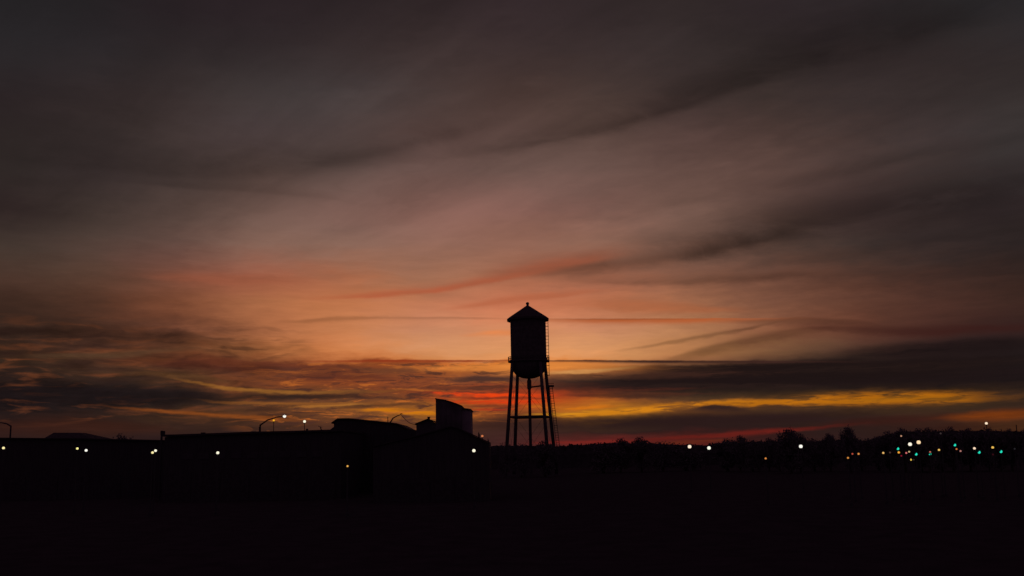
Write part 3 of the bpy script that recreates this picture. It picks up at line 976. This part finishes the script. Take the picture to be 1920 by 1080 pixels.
PROTO = {}
for shp, nm, sd in (('round', 'broadleaf_tree', 3), ('round2', 'broadleaf_tree', 11), ('tall', 'poplar_tree', 5), ('cone', 'shrub', 8), ('bush', 'bush', 13)):
    PROTO[shp] = [make_tree(nm, shp.rstrip('2'), sd), False]


def plant(shp, x, ytop, Y, wpx, label, group=None, rz=None):
    proto, used = PROTO[shp]
    if not used:
        r = proto
        PROTO[shp][1] = True
    else:
        r = proto.copy()
        COL.objects.link(r)
        for ch in proto.children:
            c = ch.copy()
            COL.objects.link(c)
            c.parent = r
    p = at(x, ytop + 1.6, Y)
    h = p.z
    w = wpx * Y / F_PX * 1.25
    r.location = (p.x, Y, 0)
    r.scale = (w, w * 0.9, h)
    r.rotation_euler = (0, 0, rnd.uniform(0, 6.28) if rz is None else rz)
    tag(r, label, 'bush' if shp == 'bush' else 'shrub' if shp == 'cone' else 'tree', group)
    return r


G1 = 'trees along the right skyline'
TREES = [
    # low trees between the tower and the right hand lights
    ('bush', 1130, 829.5, 300, 60, 'low rounded bush first to the right of the water tower', 'bushes near the water tower'),
    ('round', 1162, 821.5, 300, 44, 'flat topped tree, left one of the dark pair right of the water tower', G1),
    ('round2', 1201, 819, 300, 40, 'taller flat topped tree, right one of the dark pair right of the water tower', G1),
    ('bush', 1241, 826.8, 310, 42, 'rounded shrub on the skyline just right of the flat topped pair of trees', G1),
    ('bush', 1285, 831, 310, 60, 'lowest broad bush standing directly behind the left lamp of the white pair', G1),
    ('round2', 1362, 823, 290, 56, 'low broad tree rising just right of the white lamp pair', G1),
    ('round', 1385, 816, 270, 34, 'small lopsided tree poking above the red streak', G1),
    ('bush', 1409, 824, 280, 40, 'low bush between the lopsided tree and the rounded tree', G1),
    ('round', 1439, 820.5, 280, 32, 'small rounded tree left of the tallest dark tree', G1),
    ('bush', 1459, 822.5, 280, 26, 'narrow bush touching the left foot of the tallest dark tree', G1),
    ('tall', 1479, 803, 250, 40, 'tallest dark tree with a ragged top left of the bright single lamp', G1),
    ('round2', 1497, 812, 256, 34, 'shorter tree leaning out from the right side of the tallest tree', G1),
    ('bush', 1524, 820.5, 270, 44, 'bushy shrub above and right of the bright single lamp', G1),
    ('round', 1553, 813, 262, 36, 'tree with a small pointed tip left of the dark narrow tree', G1),
    ('tall', 1590, 799.5, 240, 30, 'dark narrow tree rising to a point over the three orange lights', G1),
    ('bush', 1612, 820.5, 262, 36, 'shrub at the right foot of the dark narrow tree', G1),
    ('bush', 1644, 818.5, 262, 36, 'shrub in the dip right of the dark narrow tree', G1),
    ('round2', 1664, 809, 248, 46, 'broad tree where the right hand skyline starts to rise', G1),
    ('round', 1692, 803, 240, 42, 'tree standing above the dim lamp and the pair of large white lamps', G1),
    ('round2', 1722, 804.5, 244, 48, 'broad tree directly above the brighter of two large lamps', G1),
    ('round', 1738, 802, 236, 36, 'rounded tree just right of the two large lamps', G1),
    ('bush', 1760, 806, 240, 40, 'low crown in the shallow dip of the right hand skyline', G1),
    ('round2', 1781, 801.5, 236, 44, 'domed tree above the upper teal signal', G1),
    ('round', 1814, 803.5, 238, 46, 'broad domed tree left of the lamp on the tall pole', G1),
    ('round2', 1849, 802.5, 236, 44, 'domed tree under the lamp on the tall pole', G1),
    ('bush', 1872, 805.5, 238, 40, 'low crown just right of the lamp on the tall pole', G1),
    ('round', 1891, 804.5, 234, 34, 'rounded tree left of the thin bare pole', G1),
    ('round2', 1921, 805, 230, 34, 'tree cut by the right edge of the frame', G1),
    # round the foot of the tower
    ('bush', 944, 829.5, 262, 20, 'small bush left of the water tower legs', 'bushes near the water tower'),
    ('bush', 977, 831, 262, 26, 'small bush between the two left legs of the tower', 'bushes near the water tower'),
    ('round2', 1021, 826, 262, 40, 'rounded bush behind the right legs of the water tower', 'bushes near the water tower'),
    ('cone', 915.5, 821, 150, 9, 'tiny pointed shrub at the low end of the sloping roof', 'bushes near the water tower'),
    ('cone', 897.5, 810.5, 158, 13, 'thin ragged shrub beside the dim pink lamp', 'bushes near the water tower'),
    # over the shed on the left
    ('round', 224, 814.5, 200, 36, 'small domed tree showing over the shed roof', 'trees behind the shed'),
    ('bush', 244, 819.5, 200, 24, 'square clipped bush next to the small domed tree', 'trees behind the shed'),
]
for tdef in TREES:
    plant(*tdef[:6], group=tdef[6])


# the far wood that closes the view, one mass
def build_wood():
    rng = random.Random(21)
    Y = 430.0
    prof = [(-120, 836), (200, 838), (600, 838), (900, 835), (950, 834), (1000, 833), (1045, 834.5), (1090, 832), (1140, 829), (1215, 829), (1260, 831), (1320, 832.5), (1360, 828), (1420, 826), (1460, 826), (1520, 826), (1580, 822), (1625, 824.5),
            (1650, 818), (1690, 807.5), (1760, 806.5), (1850, 806), (1900, 807.5), (2060, 807)]
    mb = MB()
    xs = list(range(-120, 2061, 6))

    def ty(x):
        for (x0, y0), (x1, y1) in zip(prof, prof[1:]):
            if x0 <= x <= x1:
                return y0 + (y1 - y0) * (x - x0) / (x1 - x0)
        return prof[-1][1]
    tops = []
    for x in xs:
        p = at(x, ty(x) + 1.5 + rng.uniform(-0.6, 1.6), Y)
        tops.append(p)
    n = len(xs)
    # rounded ridge: front foot, front shoulder, crest, back shoulder, back foot
    rings = ((-7, 0.0), (-6, 0.6), (-2.5, 0.93), (0, 1.0), (3, 0.92), (6, 0.55), (7, 0.0))
    for dy_, kz in rings:
        for p in tops:
            mb.v.append((p.x, Y + dy_ + rng.uniform(-.7, .7), p.z * kz))
    for j in range(len(rings) - 1):
        for i in range(n - 1):
            a = j * n + i
            mb.f.append((a, a + 1, a + n + 1, a + n))
    for i in range(n - 1):
        for k in range(16):
            t_ = rng.random()
            p = tops[i] * (1 - t_) + tops[i + 1] * t_
            q = Vector((p.x, Y + rng.uniform(-7, 6), p.z * rng.uniform(0.75, 1.0) + rng.uniform(-.4, .45)))
            mb.leaf(q, rng.uniform(0.35, 0.8), rng)
    kind(mb.build('far_wood', 'wood'), 'stuff')


build_wood()


# ------------------------------------------------------------------ lamps and signals
GLOWS = {}


def glow_for(col, strength=1.0):
    key = (col, strength)
    if key not in GLOWS:
        GLOWS[key] = glow('lamp_glow', col, strength)
    return GLOWS[key]


def sphere_prof(r, n=10):
    return [(r * math.sin(math.pi * k / n) if 0 < k < n else 0.0, -r * math.cos(math.pi * k / n)) for k in range(n + 1)]


def post_lamp(x, y, Y, col, dpx, label, group, cat='street lamp', name='street_lamp', strength=1.0):
    p = at(x, y, Y)
    r = dpx * 0.79 / 2 * Y / F_PX
    root = thing(name, label, cat, (p.x, p.y, 0), group)
    MB().lathe([(0.0, 0.0), (0.18, 0.0), (0.18, 0.35), (0.09, 0.5), (0.055, p.z - r - 0.12), (0.0, p.z - r - 0.12)], n=10).build('pole', 'pole', root)
    hd_ = MB().lathe([(0.0, p.z - r - 0.14), (r * 0.5, p.z - r - 0.12), (r * 0.6, p.z - r * 0.86), (0.0, p.z - r * 0.86)], n=14).build('lamp_head', 'dark', root)
    MB().lathe([(0.0, p.z + r * 0.9), (r * 0.42, p.z + r * 0.93), (r * 0.2, p.z + r * 1.08), (0.0, p.z + r * 1.12)], n=14).build('cap', 'dark', hd_)
    MB().lathe(sphere_prof(r), (0, 0, p.z), 18).build('bulb', glow_for(col, strength), root, True)
    return root


def arm_lamp(xp, yp, xl, yl, Y, label, group, lit=None, dpx=7, extra=None, pole_r=0.13, drop=0.55):
    """a column with a swept arm and a luminaire at its end"""
    p0, p1 = at(xp, yp, Y), at(xl, yl, Y)
    root = thing('street_lamp', label, 'street lamp', (p0.x, Y, 0), group)
    top = p0.z
    dxx, dzz = p1.x - p0.x, p1.z - p0.z
    MB().lathe([(0.0, 0.0), (0.28, 0.0), (0.28, 0.5), (pole_r * 1.3, 0.6), (pole_r, top), (0.0, top + 0.05)], n=12).build('pole', 'pole', root)
    pts = [(0, 0, top - 0.1), (dxx * 0.3, 0, top + dzz * drop), (dxx * 0.65, 0, top + dzz * 0.86), (dxx * 0.95, 0, top + dzz * 1.0)]
    MB().tube(pts, [pole_r, pole_r * 0.85, pole_r * 0.65, pole_r * 0.5], 8).build('arm', 'pole', root)
    sg = 1 if dxx > 0 else -1
    r = dpx / 2 * Y / F_PX
    hz = r * 0.45 if lit else 0.12
    head = MB().lathe([(0, top + dzz + hz * 0.6), (0.22, top + dzz + hz * 0.75), (0.3, top + dzz + hz * 1.2), (0.12, top + dzz + hz * 2.0), (0, top + dzz + hz * 2.1)], (dxx, 0, 0), 12).build('lamp_head', 'dark', root)
    if lit:
        MB().lathe(sphere_prof(r), (dxx, 0, top + dzz), 18).build('bulb', glow_for(lit), root, True)
    return root


def signal(x, y, Y, col, dpx, label, group):
    """traffic signal with its lowest lens lit"""
    p = at(x, y, Y)
    r = dpx * 0.76 / 2 * Y / F_PX
    root = thing('traffic_light', label, 'traffic light', (p.x, p.y, 0), group)
    MB().lathe([(0.0, 0.0), (0.16, 0.0), (0.16, 0.3), (0.07, 0.4), (0.06, p.z - r * 1.4), (0.0, p.z - r * 1.4)], n=10).build('pole', 'pole', root)
    w = r * 2.5
    hs = MB().box((0, 0.12, p.z + r * 2.4), (w, 0.24, r * 7.6)).build('housing', 'dark', root)
    for k, mt in ((0, None), (1, 'lensamber'), (2, 'lensred')):
        zc = p.z + k * r * 2.4
        ln = MB()
        rim = [(r * math.cos(2 * math.pi * i / 18), -0.03, zc + r * math.sin(2 * math.pi * i / 18)) for i in range(18)]
        ln.add(rim + [(0, -0.06, zc)], [(i, (i + 1) % 18, 18) for i in range(18)])
        o = ln.build('lens', glow_for(col) if mt is None else mt, root)
        if k == 0:
            o['label'] = 'lit teal green lens'
        vz = MB()
        arc0 = [(r * 1.12 * math.cos(a), -0.02, zc + r * 1.12 * math.sin(a)) for a in [math.pi * i / 8 for i in range(9)]]
        arc1 = [(q[0], -0.28, q[2]) for q in arc0]
        vz.add(arc0 + arc1, [(i, i + 1, i + 10, i + 9) for i in range(8)])
        vz.build('visor', 'dark', o)
    return root


WARM, CREAM, WHITE, YEL = (255, 238, 170), (255, 248, 220), (255, 252, 240), (250, 238, 150)
AMB, ORG, TEAL, PINK = (230, 170, 80), (200, 125, 60), (36, 222, 188), (205, 105, 100)
GL = 'lamps in front of the sheds'
post_lamp(6.5, 840, 118, WARM, 6.2, 'yellowish lamp standing right at the left edge of the frame', GL)
post_lamp(145, 841, 122, YEL, 5.6, 'yellow lamp, left of the pair below the hipped roof', GL)
post_lamp(161.5, 844.5, 118, WHITE, 6.4, 'whiter lamp, right of the pair below the hipped roof', GL)
post_lamp(286, 848.6, 112, WARM, 6, 'lower warm lamp of two that touch, near the warehouse corner', GL)
post_lamp(291.6, 845, 114, CREAM, 6.2, 'upper pale lamp of two that touch, near the warehouse corner', GL)
post_lamp(408.3, 849, 112, CREAM, 7, 'single cream lamp alone in front of the warehouse wall', GL)
arm_lamp(488, 796, 533.5, 780.2, 166, 'street lamp with long rising arm and bright white bulb over the warehouse', 'street lamps over the roofs', WHITE, 6.2)
post_lamp(513.3, 788.2, 186, (232, 165, 40), 5, 'small amber lamp tucked under the long rising lamp arm', 'street lamps over the roofs')
post_lamp(571, 790.3, 176, CREAM, 6.6, 'bright white lamp above the warehouse right of the long armed lamp', 'street lamps over the roofs')
arm_lamp(20.5, 798, -6, 792, 190, 'unlit street lamp whose arm is cut by the left edge', 'street lamps over the roofs', None, pole_r=0.14)
arm_lamp(730.5, 793, 752.5, 777.5, 186, 'unlit street lamp with a curved arm behind the sloping hall roof', 'street lamps over the roofs', None, pole_r=0.14, drop=0.6)
# slim mast beside it and the wire that sags from its lamp to the gabled house
q0 = at(727.2, 781.5, 186)
tag(MB().tube([(q0.x, 186, 0), (q0.x, 186, q0.z)], [0.12, 0.07], 8).build('utility_mast', 'pole', origin=(q0.x, 186, 0)), 'slim bare mast beside the unlit curved street lamp', 'mast')
wa, wb = at(752.5, 778, 186), at(782, 796, 166)
tag(MB().tube([wa + (wb - wa) * (k / 10) + Vector((0, 0, -0.5 * math.sin(math.pi * k / 10))) for k in range(11)], 0.05, 5).build('cable', 'dark', origin=tuple(wa)), 'thin cable sagging from the curved lamp to the gabled house', 'cable')
# post with a small box at the warehouse corner
q0, q1 = at(303.5, 807.5, 158), at(303.5, 826, 158)
pb = thing('utility_post', 'stubby post with a small box on top at the warehouse corner', 'post', (q0.x, 158, 0))
MB().tube([(0, 0, 0), (0, 0, q0.z)], 0.17, 8).build('post', 'pole', pb)
MB().box((0.16, 0, q0.z - 0.35), (0.62, 0.4, 0.6)).build('box', 'dark', pb)
q0 = at(1905.3, 796.5, 225)
tag(MB().tube([(q0.x, 225, 0), (q0.x, 225, q0.z)], [0.15, 0.1], 8).build('utility_pole', 'pole', origin=(q0.x, 225, 0)), 'thin bare pole standing above the trees near the right edge', 'pole')

post_lamp(651.6, 874, 105, AMB, 4.6, 'small amber lamp alone lowest in the dark foreground', GL)
post_lamp(888.5, 845, 116, CREAM, 7.8, 'bright cream lamp below the roof that slopes to the right', GL)
post_lamp(904.3, 817.6, 142, (196, 112, 70), 5.6, 'dim pink orange lamp above the sloping roof left of the tower', GL)
GR = 'lamps along the right hand trees'
post_lamp(1293, 837.5, 150, (255, 232, 205), 8.6, 'large peach white lamp, left one of the pair right of the tower', GR)
post_lamp(1329.3, 840, 146, (250, 250, 228), 8.4, 'large greenish white lamp, right one of the pair right of the tower', GR)
post_lamp(1435.6, 859.6, 112, ORG, 4.8, 'small dull orange lamp alone below the rounded trees', GR)
post_lamp(1501.5, 837, 140, WHITE, 8.4, 'bright white single lamp under the tallest dark tree', GR)
post_lamp(1706.3, 833, 132, (255, 243, 222), 8.6, 'large white lamp, lower left of the big pair among the signals', GR)
post_lamp(1722.5, 829.3, 132, (255, 218, 172), 9.2, 'large peach lamp, upper right of the big pair among the signals', GR)
post_lamp(1849.4, 793.8, 176, (255, 228, 196), 6.2, 'pale lamp on a tall pole shining above the treetops', GR)
post_lamp(1827, 840.7, 118, (250, 218, 186), 6, 'small pale peach lamp just above a teal signal', GR)
post_lamp(1861.3, 839, 118, (232, 184, 84), 5.8, 'yellow lamp between the two rightmost teal signals', GR)
GT = 'traffic lights at the junction'
signal(1683.5, 841.3, 124, TEAL, 6.2, 'teal traffic light left below the pair of big lamps', GT)
signal(1717.6, 851.6, 116, TEAL, 6.2, 'teal traffic light right beneath the pair of big lamps', GT)
signal(1743.7, 851.2, 116, TEAL, 6, 'teal traffic light with a pinkish lamp close above it', GT)
signal(1790.2, 834.4, 128, TEAL, 6.2, 'highest teal traffic light, above a small orange lamp', GT)
signal(1835.7, 848, 114, TEAL, 6.6, 'teal traffic light just below the small peach lamp', GT)
signal(1876.7, 846.7, 114, TEAL, 6.8, 'rightmost teal traffic light', GT)
GS = 'small coloured lamps by the junction'
SMALL = [
    (1590, 858.5, (200, 130, 58), 4.8, 'amber light, lowest of three under the narrow pointed tree'),
    (1598.3, 851, (176, 74, 56), 4.2, 'reddish light, middle one of three under the narrow pointed tree'),
    (1609.8, 851, (212, 134, 66), 4.8, 'orange light, rightmost of three under the narrow pointed tree'),
    (1656.1, 849.2, (226, 176, 100), 5, 'pale amber light with a very dim brown one right of it'),
    (1668.8, 848.5, (66, 46, 42), 4.4, 'very dim brown light left of the leftmost teal signal'),
    (1685.2, 848.3, (236, 160, 58), 5.2, 'strong amber light just under the leftmost teal signal'),
    (1690, 854.6, (128, 24, 42), 3.8, 'deep red light below the strong amber light'),
    (1689.7, 817.5, (186, 136, 108), 4, 'faint tan light high among the trees left of the big lamps'),
    (1699.3, 849.3, (206, 104, 104), 4.4, 'pink light under the large white lamp'),
    (1704.6, 847, (190, 166, 116), 4.2, 'beige light touching the pink one under the large lamp'),
    (1707.6, 862, (222, 184, 76), 5, 'yellow light lowest of all by the junction'),
    (1713.3, 862, (44, 36, 30), 3.6, 'almost dark light right beside the lowest yellow one'),
    (1744, 847.4, (180, 104, 88), 4, 'pinkish light sitting right on top of a teal signal'),
    (1760.6, 843.6, (232, 182, 92), 5, 'amber light halfway between two teal signals'),
    (1793.5, 842, (200, 106, 50), 4.2, 'orange light below the highest teal signal'),
    (1801, 845.7, (172, 114, 106), 4.4, 'dusty pink light lower right of the highest teal signal'),
    (1763.7, 812.7, (54, 44, 44), 4.4, 'barely lit grey light high under the treetops'),
    (1861.8, 852.2, (46, 12, 18), 4.4, 'nearly dark red light below the yellow lamp'),
    (1902.5, 841.5, (34, 32, 36), 4.4, 'nearly dark grey light near the right edge'),
]
for i, (x, y, col, dpx, lab) in enumerate(SMALL):
    post_lamp(x, y, 106 + (i * 7) % 19, col, dpx, lab, GS, cat='lamp', name='post_lamp')
